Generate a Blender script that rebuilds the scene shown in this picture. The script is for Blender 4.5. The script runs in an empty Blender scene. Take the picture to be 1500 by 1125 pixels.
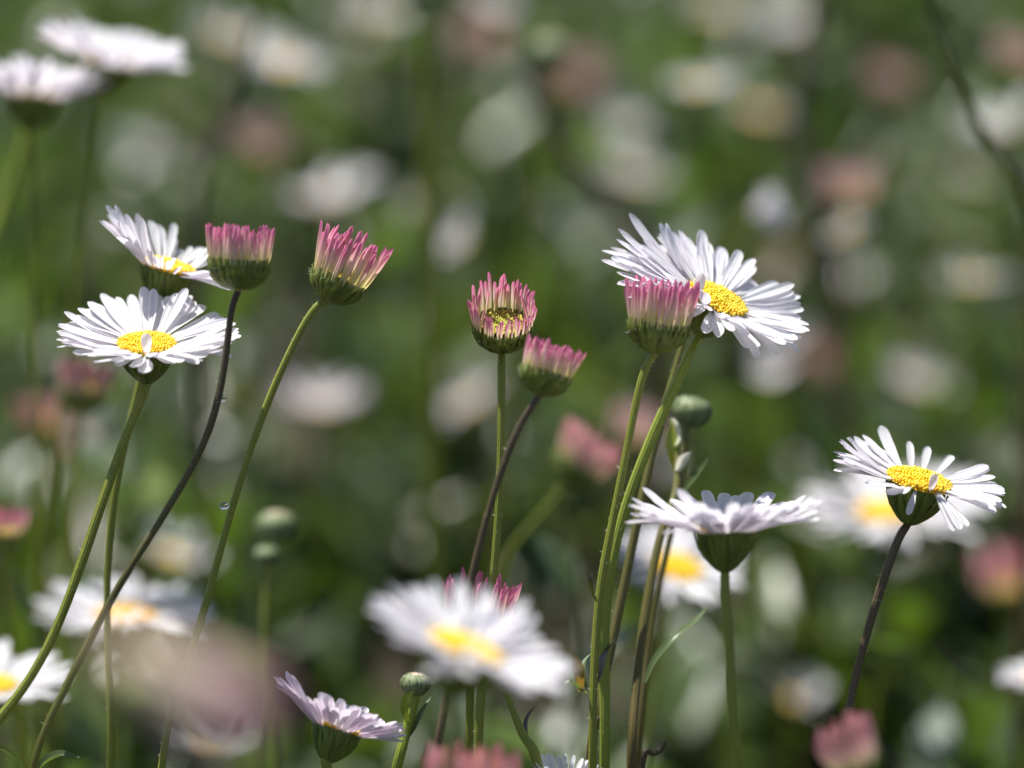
import bpy, math, random
import numpy as np
from mathutils import Vector, Matrix

R_ = math.radians
random.seed(7)
rng = np.random.default_rng(11)
sc = bpy.context.scene
col = sc.collection

# ------------------------------------------------------------ camera, sky, sun
PITCH, FOC, SENS, FD = 14.0, 135.0, 36.0, 0.394
CAM_Z = 0.2415
cam_d = bpy.data.cameras.new('camera')
cam = bpy.data.objects.new('camera', cam_d)
col.objects.link(cam)
sc.camera = cam
cam_d.lens, cam_d.sensor_width = FOC, SENS
cam_d.clip_start, cam_d.clip_end = 0.02, 500
cam.location = (0, -FD * math.cos(R_(PITCH)), CAM_Z)
cam.rotation_euler = (R_(90 - PITCH), 0, 0)
cam_d.dof.use_dof = True
cam_d.dof.focus_distance = FD
cam_d.dof.aperture_fstop = 11.3

SUN_EL, SUN_AZ = 68.0, -62.0          # azimuth from +Y towards +X
w = bpy.data.worlds.new('World')
sc.world = w
w.use_nodes = True
nt = w.node_tree
sky = nt.nodes.new('ShaderNodeTexSky')
sky.sky_type = 'NISHITA'
sky.sun_disc = False
sky.sun_elevation = R_(SUN_EL)
sky.sun_rotation = R_(SUN_AZ)
nt.links.new(sky.outputs[0], nt.nodes['Background'].inputs[0])
nt.nodes['Background'].inputs[1].default_value = 0.065
sd = bpy.data.lights.new('sun', 'SUN')
sd.energy, sd.angle, sd.color = 5.0, R_(0.5), (1, 0.965, 0.91)
so = bpy.data.objects.new('sun', sd)
col.objects.link(so)
sdir = Vector((math.sin(R_(SUN_AZ)) * math.cos(R_(SUN_EL)), math.cos(R_(SUN_AZ)) * math.cos(R_(SUN_EL)), math.sin(R_(SUN_EL))))
so.rotation_euler = sdir.to_track_quat('Z', 'Y').to_euler()
sc.view_settings.view_transform = 'Standard'
sc.view_settings.look = 'None'
sc.view_settings.exposure = 0.88
sc.view_settings.gamma = 1
sc.render.engine = 'CYCLES'
sc.cycles.use_denoising = True
sc.cycles.max_bounces = 8
sc.cycles.transparent_max_bounces = 8

RIGHT = Vector((1, 0, 0))
UP = Vector((0, math.sin(R_(PITCH)), math.cos(R_(PITCH))))
TOW = Vector((0, -math.cos(R_(PITCH)), math.sin(R_(PITCH))))
CAM = Vector(cam.location)


def P(px, py, dz=0.0):
    """A point of the bed: where the sight line through that spot of the photograph is dz metres behind the sharp distance."""
    d = FD + dz
    k = d * SENS / FOC / 1500
    return CAM - TOW * d + RIGHT * ((px - 750) * k) - UP * ((py - 562.5) * k)


def px2m(px, dz=0.0):
    return px * (FD + dz) * SENS / FOC / 1500


def V3(a):
    return (RIGHT * a[0] + UP * a[1] + TOW * a[2]).normalized()


# ------------------------------------------------------------ materials
def mat(name):
    m = bpy.data.materials.new(name)
    m.use_nodes = True
    t = m.node_tree
    for n in list(t.nodes):
        t.nodes.remove(n)
    return m, t, t.nodes, t.links


def ramp(N, stops, interp='LINEAR'):
    r = N.new('ShaderNodeValToRGB')
    r.color_ramp.interpolation = interp
    e = r.color_ramp.elements
    e[0].position, e[0].color = stops[0][0], (*stops[0][1], 1)
    e[1].position, e[1].color = stops[-1][0], (*stops[-1][1], 1)
    for p, c in stops[1:-1]:
        x = e.new(p)
        x.color = (*c, 1)
    return r


def mixc(N, L, fac, a, b, mode='MIX'):
    m = N.new('ShaderNodeMix')
    m.data_type = 'RGBA'
    m.blend_type = mode
    for k, v in ((0, fac), (6, a), (7, b)):
        if hasattr(v, 'links') or hasattr(v, 'is_linked'):
            L.new(v, m.inputs[k])
        elif isinstance(v, tuple):
            m.inputs[k].default_value = (*v, 1)
        else:
            m.inputs[k].default_value = v
    return m.outputs[2]


def thin_shader(N, L, color, trans_color, trans, rough, spec, bump=None):
    p = N.new('ShaderNodeBsdfPrincipled')
    L.new(color, p.inputs['Base Color'])
    p.inputs['Roughness'].default_value = rough
    p.inputs['Specular IOR Level'].default_value = spec
    tr = N.new('ShaderNodeBsdfTranslucent')
    L.new(trans_color, tr.inputs[0])
    if bump:
        L.new(bump, p.inputs['Normal'])
        L.new(bump, tr.inputs['Normal'])
    mx = N.new('ShaderNodeMixShader')
    mx.inputs[0].default_value = trans
    L.new(p.outputs[0], mx.inputs[1])
    L.new(tr.outputs[0], mx.inputs[2])
    o = N.new('ShaderNodeOutputMaterial')
    L.new(mx.outputs[0], o.inputs[0])


def veins(N, L, strength, freq=5.0):
    uv = N.new('ShaderNodeUVMap')
    uv.uv_map = 'UVMap'
    sp = N.new('ShaderNodeSeparateXYZ')
    L.new(uv.outputs[0], sp.inputs[0])
    m = N.new('ShaderNodeMath')
    m.operation = 'MULTIPLY'
    m.inputs[1].default_value = freq * 6.283
    L.new(sp.outputs[0], m.inputs[0])
    s = N.new('ShaderNodeMath')
    s.operation = 'SINE'
    L.new(m.outputs[0], s.inputs[0])
    b = N.new('ShaderNodeBump')
    b.inputs['Strength'].default_value = strength
    b.inputs['Distance'].default_value = 0.0002
    L.new(s.outputs[0], b.inputs['Height'])
    return sp, b.outputs[0]


def petal_mat(name, body, base, back, rnd_tint, rnd_amt, trans=0.48):
    m, t, N, L = mat(name)
    sp, bump = veins(N, L, 0.22, 4.0)
    r = ramp(N, [(0.0, base), (0.16, body), (1.0, body)])
    L.new(sp.outputs[1], r.inputs[0])
    oi = N.new('ShaderNodeObjectInfo')
    rr = ramp(N, [(0.35, (0, 0, 0)), (1.0, (rnd_amt,) * 3)])
    L.new(oi.outputs['Random'], rr.inputs[0])
    c1 = mixc(N, L, rr.outputs[0], r.outputs[0], rnd_tint)
    g = N.new('ShaderNodeNewGeometry')
    c2 = mixc(N, L, g.outputs['Backfacing'], c1, mixc(N, L, 0.6, c1, back))
    nz = N.new('ShaderNodeTexNoise')
    nz.inputs['Scale'].default_value = 900
    nr = ramp(N, [(0.3, (0.93, 0.93, 0.94)), (0.7, (1, 1, 1))])
    L.new(nz.outputs[0], nr.inputs[0])
    c3 = mixc(N, L, 1.0, c2, nr.outputs[0], 'MULTIPLY')
    thin_shader(N, L, c3, c3, trans, 0.5, 0.25, bump)
    return m


M = {}
M['white'] = petal_mat('white_petal', (0.86, 0.86, 0.87), (0.72, 0.76, 0.5), (0.78, 0.72, 0.80), (0.80, 0.72, 0.82), 0.4)
M['lilac'] = petal_mat('lilac_petal', (0.86, 0.82, 0.86), (0.78, 0.78, 0.6), (0.84, 0.72, 0.83), (0.80, 0.66, 0.77), 0.6, 0.5)


def quill_mat(name, tip, mid, base):
    m, t, N, L = mat(name)
    sp, bump = veins(N, L, 0.3, 2.0)
    oi = N.new('ShaderNodeObjectInfo')
    ad = N.new('ShaderNodeMath')
    ad.operation = 'MULTIPLY_ADD'
    ad.inputs[1].default_value = 0.22
    L.new(oi.outputs['Random'], ad.inputs[0])
    L.new(sp.outputs[1], ad.inputs[2])
    r = ramp(N, [(0.26, base), (0.55, mid), (0.8, tuple(a * .5 + b * .5 for a, b in zip(mid, tip))), (1.0, tip)])
    L.new(ad.outputs[0], r.inputs[0])
    rr = ramp(N, [(0, (0, 0, 0)), (1, (0.45,) * 3)])
    L.new(oi.outputs['Random'], rr.inputs[0])
    c = mixc(N, L, rr.outputs[0], r.outputs[0], mixc(N, L, 0.5, r.outputs[0], (0.80, 0.56, 0.58)))
    thin_shader(N, L, c, c, 0.42, 0.5, 0.25, bump)
    return m


M['pink'] = quill_mat('pink_quill', (0.66, 0.17, 0.34), (0.84, 0.66, 0.54), (0.76, 0.72, 0.30))
M['rose'] = quill_mat('rose_quill', (0.64, 0.28, 0.31), (0.74, 0.53, 0.44), (0.70, 0.62, 0.34))
M['pale'] = quill_mat('pale_quill', (0.72, 0.46, 0.50), (0.80, 0.68, 0.59), (0.78, 0.72, 0.50))


def disc_mat(name, stops):
    m, t, N, L = mat(name)
    g = N.new('ShaderNodeNewGeometry')
    r = ramp(N, stops)
    L.new(g.outputs['Random Per Island'], r.inputs[0])
    tc_ = N.new('ShaderNodeTexCoord')
    vl = N.new('ShaderNodeVectorMath')
    vl.operation = 'LENGTH'
    L.new(tc_.outputs['Object'], vl.inputs[0])
    vr = ramp(N, [(0.15, (0.88, 1.0, 1.0)), (0.55, (1, 1, 1)), (0.9, (1.0, 0.86, 0.8))])
    L.new(vl.outputs['Value'], vr.inputs[0])
    p = N.new('ShaderNodeBsdfPrincipled')
    L.new(mixc(N, L, 1.0, r.outputs[0], vr.outputs[0], 'MULTIPLY'), p.inputs['Base Color'])
    p.inputs['Roughness'].default_value = 0.55
    p.inputs['Subsurface Weight'].default_value = 0.15
    p.inputs['Subsurface Radius'].default_value = (0.0006, 0.0004, 0.0001)
    p.inputs['Subsurface Scale'].default_value = 1.0
    o = N.new('ShaderNodeOutputMaterial')
    L.new(p.outputs[0], o.inputs[0])
    return m


M['yellow'] = disc_mat('yellow_disc', [(0, (0.74, 0.47, 0.008)), (0.5, (0.83, 0.60, 0.015)), (1, (0.87, 0.72, 0.07))])
M['old_disc'] = disc_mat('greenish_disc', [(0, (0.26, 0.28, 0.03)), (0.6, (0.46, 0.43, 0.045)), (1, (0.75, 0.62, 0.12))])
M['orange_disc'] = disc_mat('orange_disc', [(0, (0.72, 0.36, 0.04)), (0.5, (0.8, 0.5, 0.05)), (1, (0.55, 0.5, 0.06))])
M['buff'] = disc_mat('buff_top', [(0, (0.5, 0.36, 0.26)), (0.5, (0.62, 0.5, 0.38)), (1, (0.66, 0.58, 0.48))])


def calyx_mat(name, lo, hi):
    m, t, N, L = mat(name)
    nz = N.new('ShaderNodeTexNoise')
    nz.inputs['Scale'].default_value = 700
    g = N.new('ShaderNodeNewGeometry')
    ad = N.new('ShaderNodeMath')
    ad.operation = 'ADD'
    L.new(nz.outputs[0], ad.inputs[0])
    L.new(g.outputs['Random Per Island'], ad.inputs[1])
    r = ramp(N, [(0.35, lo), (1.4 / 1.5, hi)])
    L.new(ad.outputs[0], r.inputs[0])
    thin_shader(N, L, r.outputs[0], r.outputs[0], 0.15, 0.5, 0.35)
    return m


M['calyx'] = calyx_mat('green_calyx', (0.042, 0.062, 0.012), (0.15, 0.19, 0.035))
M['bud'] = calyx_mat('dull_green_bud', (0.08, 0.12, 0.045), (0.2, 0.245, 0.12))


def stem_mat(name, top, bottom, rough=0.42):
    m, t, N, L = mat(name)
    uv = N.new('ShaderNodeUVMap')
    uv.uv_map = 'UVMap'
    sp = N.new('ShaderNodeSeparateXYZ')
    L.new(uv.outputs[0], sp.inputs[0])
    r = ramp(N, [(0.05, top), (0.55, bottom)])
    L.new(sp.outputs[1], r.inputs[0])
    nz = N.new('ShaderNodeTexNoise')
    nz.inputs['Scale'].default_value = 420
    nz.inputs['Detail'].default_value = 4
    nr = ramp(N, [(0.3, (0.55, 0.5, 0.45)), (0.7, (1.2, 1.2, 1.1))])
    L.new(nz.outputs[0], nr.inputs[0])
    c = mixc(N, L, 1.0, r.outputs[0], nr.outputs[0], 'MULTIPLY')
    w1 = N.new('ShaderNodeMath')
    w1.operation = 'MULTIPLY'
    w1.inputs[1].default_value = 6.283 * 9
    L.new(sp.outputs[0], w1.inputs[0])
    w2 = N.new('ShaderNodeMath')
    w2.operation = 'SINE'
    L.new(w1.outputs[0], w2.inputs[0])
    b = N.new('ShaderNodeBump')
    b.inputs['Strength'].default_value = 0.3
    b.inputs['Distance'].default_value = 0.0001
    L.new(w2.outputs[0], b.inputs['Height'])
    thin_shader(N, L, c, c, 0.12, rough, 0.4, b.outputs[0])
    return m


M['stem'] = stem_mat('green_stem', (0.25, 0.29, 0.045), (0.25, 0.29, 0.035))
M['stem_bright'] = stem_mat('bright_green_stem', (0.29, 0.37, 0.05), (0.24, 0.30, 0.04))
M['stem_dark'] = stem_mat('dark_stem', (0.07, 0.045, 0.035), (0.19, 0.20, 0.045))
M['stem_brown'] = stem_mat('brown_stem', (0.17, 0.18, 0.045), (0.12, 0.07, 0.035))
M['stem_purple'] = stem_mat('purple_brown_stem', (0.09, 0.07, 0.04), (0.16, 0.11, 0.055))
M['wood'] = stem_mat('woody_stem', (0.09, 0.065, 0.05), (0.07, 0.05, 0.035), 0.7)

m, t, N, L = mat('pale_hair')
d_ = N.new('ShaderNodeRGB')
d_.outputs[0].default_value = (0.6, 0.62, 0.5, 1)
thin_shader(N, L, d_.outputs[0], d_.outputs[0], 0.5, 0.4, 0.4)
M['hair'] = m


def leaf_mat(name, stops, trans=0.33, rough=0.42, spec=0.5, tcol=(0.24, 0.36, 0.03)):
    m, t, N, L = mat(name)
    g = N.new('ShaderNodeNewGeometry')
    r = ramp(N, stops)
    L.new(g.outputs['Random Per Island'], r.inputs[0])
    nz = N.new('ShaderNodeTexNoise')
    nz.inputs['Scale'].default_value = 260
    nr = ramp(N, [(0.3, (0.75, 0.75, 0.75)), (0.7, (1.15, 1.15, 1.15))])
    L.new(nz.outputs[0], nr.inputs[0])
    c = mixc(N, L, 1.0, r.outputs[0], nr.outputs[0], 'MULTIPLY')
    tc = mixc(N, L, 0.55, c, tcol)
    thin_shader(N, L, c, tc, trans, rough, spec)
    return m


m, t, N, L = mat('foliage_leaf')
g = N.new('ShaderNodeNewGeometry')
tcg = N.new('ShaderNodeTexCoord')
nz = N.new('ShaderNodeTexNoise')
nz.inputs['Scale'].default_value = 26
nz.inputs['Detail'].default_value = 2
L.new(tcg.outputs['Object'], nz.inputs[0])
ra = ramp(N, [(0, (0.03, 0.055, 0.006)), (0.5, (0.06, 0.10, 0.009)), (0.78, (0.10, 0.15, 0.018)), (0.9, (0.22, 0.25, 0.12)), (1, (0.17, 0.10, 0.05))])
rb = ramp(N, [(0, (0.03, 0.05, 0.015)), (0.5, (0.06, 0.09, 0.03)), (0.7, (0.10, 0.135, 0.065)), (0.88, (0.28, 0.31, 0.23)), (1, (0.16, 0.10, 0.07))])
L.new(g.outputs['Random Per Island'], ra.inputs[0])
L.new(g.outputs['Random Per Island'], rb.inputs[0])
nm = ramp(N, [(0.42, (0, 0, 0)), (0.58, (1, 1, 1))])
L.new(nz.outputs[0], nm.inputs[0])
c_ = mixc(N, L, 1.0, mixc(N, L, nm.outputs[0], ra.outputs[0], rb.outputs[0]), (0.84, 0.87, 0.95), 'MULTIPLY')
thin_shader(N, L, c_, mixc(N, L, 0.5, c_, (0.15, 0.25, 0.016)), 0.42, 0.34, 0.5)
M['foliage'] = m
M['leaf'] = leaf_mat('grey_green_leaf', [(0, (0.07, 0.11, 0.035)), (1, (0.10, 0.14, 0.055))])
M['leaf_dark'] = leaf_mat('dark_leaf', [(0, (0.03, 0.03, 0.022)), (1, (0.05, 0.045, 0.03))], 0.1)
M['bract_orange'] = leaf_mat('orange_green_bract', [(0, (0.28, 0.16, 0.03)), (1, (0.34, 0.22, 0.05))], 0.4, tcol=(0.4, 0.25, 0.03))

m, t, N, L = mat('soil')
tc = N.new('ShaderNodeTexCoord')
nz = N.new('ShaderNodeTexNoise')
nz.inputs['Scale'].default_value = 45
nz.inputs['Detail'].default_value = 8
L.new(tc.outputs['Object'], nz.inputs[0])
r = ramp(N, [(0.3, (0.02, 0.017, 0.011)), (0.52, (0.045, 0.038, 0.024)), (0.7, (0.035, 0.045, 0.016))])
L.new(nz.outputs[0], r.inputs[0])
b = N.new('ShaderNodeBump')
b.inputs['Distance'].default_value = 0.006
L.new(nz.outputs[0], b.inputs['Height'])
p = N.new('ShaderNodeBsdfPrincipled')
p.inputs['Roughness'].default_value = 0.95
L.new(r.outputs[0], p.inputs['Base Color'])
L.new(b.outputs[0], p.inputs['Normal'])
o = N.new('ShaderNodeOutputMaterial')
L.new(p.outputs[0], o.inputs[0])
M['soil'] = m

m, t, N, L = mat('water')
gl = N.new('ShaderNodeBsdfPrincipled')
gl.inputs['Transmission Weight'].default_value = 1
gl.inputs['Roughness'].default_value = 0.02
gl.inputs['IOR'].default_value = 1.33
o = N.new('ShaderNodeOutputMaterial')
L.new(gl.outputs[0], o.inputs[0])
M['water'] = m


# ------------------------------------------------------------ mesh helpers
def mesh(name, verts, faces, mats, uvs=None, fmat=None, smooth=True):
    me = bpy.data.meshes.new(name)
    me.from_pydata([tuple(v) for v in verts], [], faces)
    for mm in mats:
        me.materials.append(mm)
    if uvs is not None:
        ul = me.uv_layers.new(name='UVMap')
        li = np.empty(len(me.loops), dtype=np.int32)
        me.loops.foreach_get('vertex_index', li)
        ul.data.foreach_set('uv', np.asarray(uvs, dtype=np.float32)[li].ravel())
    if fmat is not None:
        me.polygons.foreach_set('material_index', np.asarray(fmat, dtype=np.int32))
    me.polygons.foreach_set('use_smooth', [smooth] * len(me.polygons))
    me.update()
    return me


def link(name, me, parent=None, matrix=None):
    o = bpy.data.objects.new(name, me)
    col.objects.link(o)
    if parent is not None:
        o.parent = parent
        if matrix is not None:
            o.matrix_basis = Matrix.Translation(-parent.location) @ matrix
    elif matrix is not None:
        o.matrix_basis = matrix
    return o


def tag(o, label, cat, group=None):
    o['label'] = label
    o['category'] = cat
    if group:
        o['group'] = group


def petal_mesh(name, material, W, bend, trough, tip=0.84, base=0.42, twist=0.0, side=0.0, nu=6, nv=11, notch=0.0):
    vs, uv, fs = [], [], []
    for j in range(nv + 1):
        v = j / nv
        v = 1 - (1 - v) ** 1.35
        s = min(v / 0.6, 1)
        s = s * s * (3 - 2 * s)
        wd = W * (base + (1 - base) * s)
        if v > tip:
            q = (v - tip) / (1 - tip)
            wd *= max(math.sqrt(max(1 - q * q, 0)), 0.16)
        for i in range(nu + 1):
            u = i / nu * 2 - 1
            x = u * wd / 2
            z = bend * v * v + trough * wd * (u * u - 0.4) + 0.05 * wd * math.cos(u * math.pi * 2)
            y = v * (1 - 0.35 * bend * bend * v)
            if j == nv and notch:
                y -= notch * (1 - abs(math.sin(u * 2.4)))
            a = twist * v
            x, z = x * math.cos(a) - (z - bend * v * v) * math.sin(a), bend * v * v + x * math.sin(a) + (z - bend * v * v) * math.cos(a)
            vs.append((x + side * v * v, y, z))
            uv.append((i / nu, v))
    for j in range(nv):
        for i in range(nu):
            a = j * (nu + 1) + i
            fs.append((a, a + 1, a + nu + 2, a + nu + 1))
    return mesh(name, vs, fs, [material], uv)


PETALS = {k: [petal_mesh('petal', M[k], random.uniform(0.19, 0.24), b_, random.uniform(0.03, 0.14), random.uniform(0.76, 0.87), 0.42,
                         random.uniform(-.25, .25), random.uniform(-.05, .05), notch=random.choice((0, 0, .02)))
              for b_ in (-0.16, -0.08, -0.02, 0.04, 0.08, 0.13, 0.2, 0.02)] for k in ('white', 'lilac')}
CURLED = {k: [petal_mesh('petal', M[k], 0.5, b_, 0.3, 0.62, 0.6) for b_ in (0.3, 0.45)] for k in ('white', 'lilac')}
QUILLS = {k: [petal_mesh('petal', M[k], random.uniform(0.085, 0.13), b_, random.uniform(0.5, 0.9), 0.82, 0.6,
                         random.uniform(-.3, .3), random.uniform(-.05, .05), nu=6, nv=9)
              for b_ in (0.0, 0.06, 0.1, 0.14, 0.2, 0.09)] for k in ('pink', 'rose', 'pale')}


def blob(vs, fs, c, r, ax, n=6, k=3, tall=1.25):
    """a small rounded floret bud standing along ax"""
    z = Vector(ax).normalized()
    x = z.orthogonal().normalized()
    y = z.cross(x)
    b0 = len(vs)
    prof = [(0.85, -0.6), (1.0, 0.1), (0.72, 0.75)]
    for rr, h in prof:
        for i in range(n):
            a = 2 * math.pi * i / n
            vs.append(Vector(c) + (x * math.cos(a) + y * math.sin(a)) * rr * r + z * h * r * tall)
    vs.append(Vector(c) + z * r * tall * 1.05)
    for j in range(len(prof) - 1):
        for i in range(n):
            a, b = b0 + j * n + i, b0 + j * n + (i + 1) % n
            fs.append((a, b, b + n, a + n))
    for i in range(n):
        fs.append((b0 + 2 * n + i, b0 + 2 * n + (i + 1) % n, b0 + 3 * n))


def disc_mesh(name, material, nfl=150, dome=0.3, hollow=0.0, spread=1.0):
    """unit-radius disc of florets"""
    vs, fs = [], []
    # supporting dome
    n, rings = 24, 5
    for j in range(rings):
        rr = 1 - j / rings
        for i in range(n):
            a = 2 * math.pi * i / n
            vs.append(Vector((rr * math.cos(a), rr * math.sin(a), dome * (1 - rr * rr) - 0.06 - hollow * (1 - rr) ** 0.5)))
    vs.append(Vector((0, 0, dome - 0.06 - hollow)))
    for j in range(rings - 1):
        for i in range(n):
            a, b = j * n + i, j * n + (i + 1) % n
            fs.append((a, b, b + n, a + n))
    for i in range(n):
        fs.append(((rings - 1) * n + i, (rings - 1) * n + (i + 1) % n, rings * n))
    for k in range(nfl):
        rr = math.sqrt((k + 0.5) / nfl)
        a = k * 2.39996
        rr2 = rr * spread
        c = Vector((rr2 * math.cos(a), rr2 * math.sin(a), dome * (1 - rr * rr) - hollow * max(0, 1 - rr) ** 0.5 + random.uniform(-.02, .05)))
        ax = Vector((0.5 * rr * math.cos(a) + random.uniform(-.2, .2), 0.5 * rr * math.sin(a) + random.uniform(-.2, .2), 1))
        blob(vs, fs, c, random.uniform(.034, .058) * (1.15 if rr > .8 else 1), ax, tall=random.uniform(1.1, 1.9 if rr > .8 else 1.4))
    return mesh(name, vs, fs, [material])


DISC = [disc_mesh('disc', M['yellow'], 330, 0.28), disc_mesh('disc', M['yellow'], 360, 0.2)]
DISC_OLD = disc_mesh('disc', M['old_disc'], 200, 0.12, 0.25)
DISC_ORANGE = disc_mesh('disc', M['orange_disc'], 110, 0.3)
DISC_BUFF = disc_mesh('bud_top', M['buff'], 110, 0.45)


def calyx_mesh(name, material, prof, nb=26, seed=0, flare=0.06, hairs=0):
    """cup of overlapping bracts; prof = (radius, height) from the stem up; top radius 1 at height 0"""
    rd = random.Random(seed)
    vs, fs, fm = [], [], []
    n = 32
    for rr, h in prof:
        for i in range(n):
            a = 2 * math.pi * i / n
            q = rr * (0.97 + 0.02 * math.cos(a * 13))
            vs.append((q * math.cos(a), q * math.sin(a), h))
    for j in range(len(prof) - 1):
        for i in range(n):
            a, b = j * n + i, j * n + (i + 1) % n
            fs.append((a, b, b + n, a + n))
            fm.append(0)
    zs = [h for _, h in prof]
    rs = [q for q, _ in prof]

    def at(f):
        x = f * (len(prof) - 1)
        k = min(int(x), len(prof) - 2)
        return rs[k] + (rs[k + 1] - rs[k]) * (x - k), zs[k] + (zs[k + 1] - zs[k]) * (x - k)
    for row, (f0, f1, cnt) in enumerate(((0.12, 1.02, nb), (0.06, 0.72, nb * 2 // 3))):
        for k in range(cnt):
            a0 = 2 * math.pi * (k + rd.uniform(-.3, .3)) / cnt
            top = f1 + rd.uniform(-.12, .08)
            b0 = len(vs)
            m_ = 6
            for j in range(m_ + 1):
                q = j / m_
                f = f0 + (top - f0) * q
                rr, h = at(min(f, 1.0))
                if f > 1:
                    h += (f - 1) * abs(zs[0])
                wdt = 0.125 * (1 - 0.3 * (1 - q)) * (1.0 if q < .55 else max(1 - ((q - .55) / .45) ** 1.6, 0.06))
                out = 1.02 + row * 0.02 + flare * q * q
                for s_, o_ in ((-1, 0.0), (0, 0.03), (1, 0.0)):
                    a = a0 + s_ * wdt / max(rr, .3)
                    vs.append(((rr * out + o_) * math.cos(a), (rr * out + o_) * math.sin(a), h))
            for j in range(m_):
                for i in range(2):
                    a = b0 + j * 3 + i
                    fs.append((a, a + 1, a + 4, a + 3))
                    fm.append(0)
    for k in range(hairs):
        f = rd.uniform(0.05, 0.95)
        rr, h = at(f)
        a = rd.uniform(0, 6.283)
        d = Vector((math.cos(a), math.sin(a), rd.uniform(-.3, .8))).normalized()
        c = Vector((rr * 1.05 * math.cos(a), rr * 1.05 * math.sin(a), h))
        s_ = d.orthogonal().normalized() * 0.008
        t2 = d.cross(s_)
        b0 = len(vs)
        vs += [c + s_, c - s_ * .5 + t2, c - s_ * .5 - t2, c + d * rd.uniform(.08, .2)]
        fs += [(b0, b0 + 1, b0 + 3), (b0 + 1, b0 + 2, b0 + 3), (b0 + 2, b0, b0 + 3)]
        fm += [1] * 3
    return mesh(name, vs, fs, [material, M['hair']], fmat=fm)


CAL_DAISY = [calyx_mesh('calyx', M['calyx'], [(0.17, -1.42), (0.42, -1.22), (0.74, -0.86), (0.95, -0.40), (1.02, 0)], 26, s, 0.03, 90) for s in (1, 2)]
CAL_BUD = [calyx_mesh('calyx', M['calyx'], [(0.2, -1.12), (0.5, -1.0), (0.8, -0.7), (0.97, -0.3), (1.0, 0.12)], 26, s, 0.03, 90) for s in (3, 4)]
CAL_ROUND = calyx_mesh('calyx', M['bud'], [(0.2, -0.95), (0.6, -0.85), (0.95, -0.4), (1.04, 0.05), (0.9, 0.42), (0.55, 0.66)], 24, 5, 0.0, 120)


CAL_PALE = calyx_mesh('calyx', M['buff'], [(0.2, -1.12), (0.5, -1.0), (0.8, -0.7), (0.97, -0.3), (1.0, 0.12)], 26, 6, 0.03, 0)


def catmull(pts, per=7):
    p = [pts[0] * 2 - pts[1]] + list(pts) + [pts[-1] * 2 - pts[-2]]
    out = []
    for i in range(1, len(p) - 2):
        for k in range(per):
            t_ = k / per
            a, b, c, d = p[i - 1], p[i], p[i + 1], p[i + 2]
            out.append(0.5 * ((2 * b) + (c - a) * t_ + (2 * a - 5 * b + 4 * c - d) * t_ ** 2 + (3 * b - a - 3 * c + d) * t_ ** 3))
    out.append(pts[-1])
    return out


def smooth_path(pts, step=0.0016, it=14):
    """even spacing, then relaxed so that no joint shows"""
    raw = [pts[0]]
    for a, b in zip(pts, pts[1:]):
        k_ = max(int((b - a).length / step), 1)
        raw += [a.lerp(b, (i + 1) / k_) for i in range(k_)]
    for _ in range(it):
        raw = [raw[0]] + [raw[i] * .5 + (raw[i - 1] + raw[i + 1]) * .25 for i in range(1, len(raw) - 1)] + [raw[-1]]
    return raw


def tube_mesh(name, pts, rad, material, origin, hairs=0, n=10, seed=0, knots=()):
    rd = random.Random(seed)
    path = smooth_path(catmull(pts, 5))
    vs, uv, fs, fm = [], [], [], []
    x = None
    m_ = len(path) - 1
    frames = []
    for j, c in enumerate(path):
        t_ = (path[min(j + 1, m_)] - path[max(j - 1, 0)]).normalized()
        x = (x - t_ * x.dot(t_)).normalized() if x else t_.orthogonal().normalized()
        y = t_.cross(x)
        r_ = rad(j / m_) if callable(rad) else rad
        r_ *= 1 + 0.05 * math.sin(j * .31 + seed) + .025 * math.sin(j * .83 + seed * 2)
        frames.append((c, t_, x.copy(), y, r_))
        for i in range(n + 1):
            a = 2 * math.pi * i / n
            q = r_ * (1 + 0.05 * math.cos(a * 5))
            vs.append(c + (x * math.cos(a) + y * math.sin(a)) * q - origin)
            uv.append((i / n, j / m_))
    for j in range(m_):
        for i in range(n):
            a = j * (n + 1) + i
            fs.append((a, a + 1, a + n + 2, a + n + 1))
            fm.append(0)
    for k in range(hairs):
        c, t_, x, y, r_ = frames[min(int(rd.random() ** 1.2 * m_ * 0.75), m_)]
        a = rd.uniform(0, 6.283)
        c = c + t_ * rd.uniform(-.5, .5) * (path[1] - path[0]).length
        o_ = x * math.cos(a) + y * math.sin(a)
        d = (o_ - t_ * rd.uniform(-.1, .9)).normalized()
        c = c + o_ * r_ * 0.95
        s_ = d.orthogonal().normalized() * 0.000022
        t2 = d.cross(s_)
        b0 = len(vs)
        ln = rd.uniform(0.00015, 0.0005)
        vs += [c + s_ - origin, c - s_ * .5 + t2 - origin, c - s_ * .5 - t2 - origin, c + d * ln - origin]
        uv += [(0, 0)] * 4
        fs += [(b0, b0 + 1, b0 + 3), (b0 + 1, b0 + 2, b0 + 3), (b0 + 2, b0, b0 + 3)]
        fm += [1] * 3
    return mesh(name, vs, fs, [material, M['hair']], uv, fm)


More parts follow.
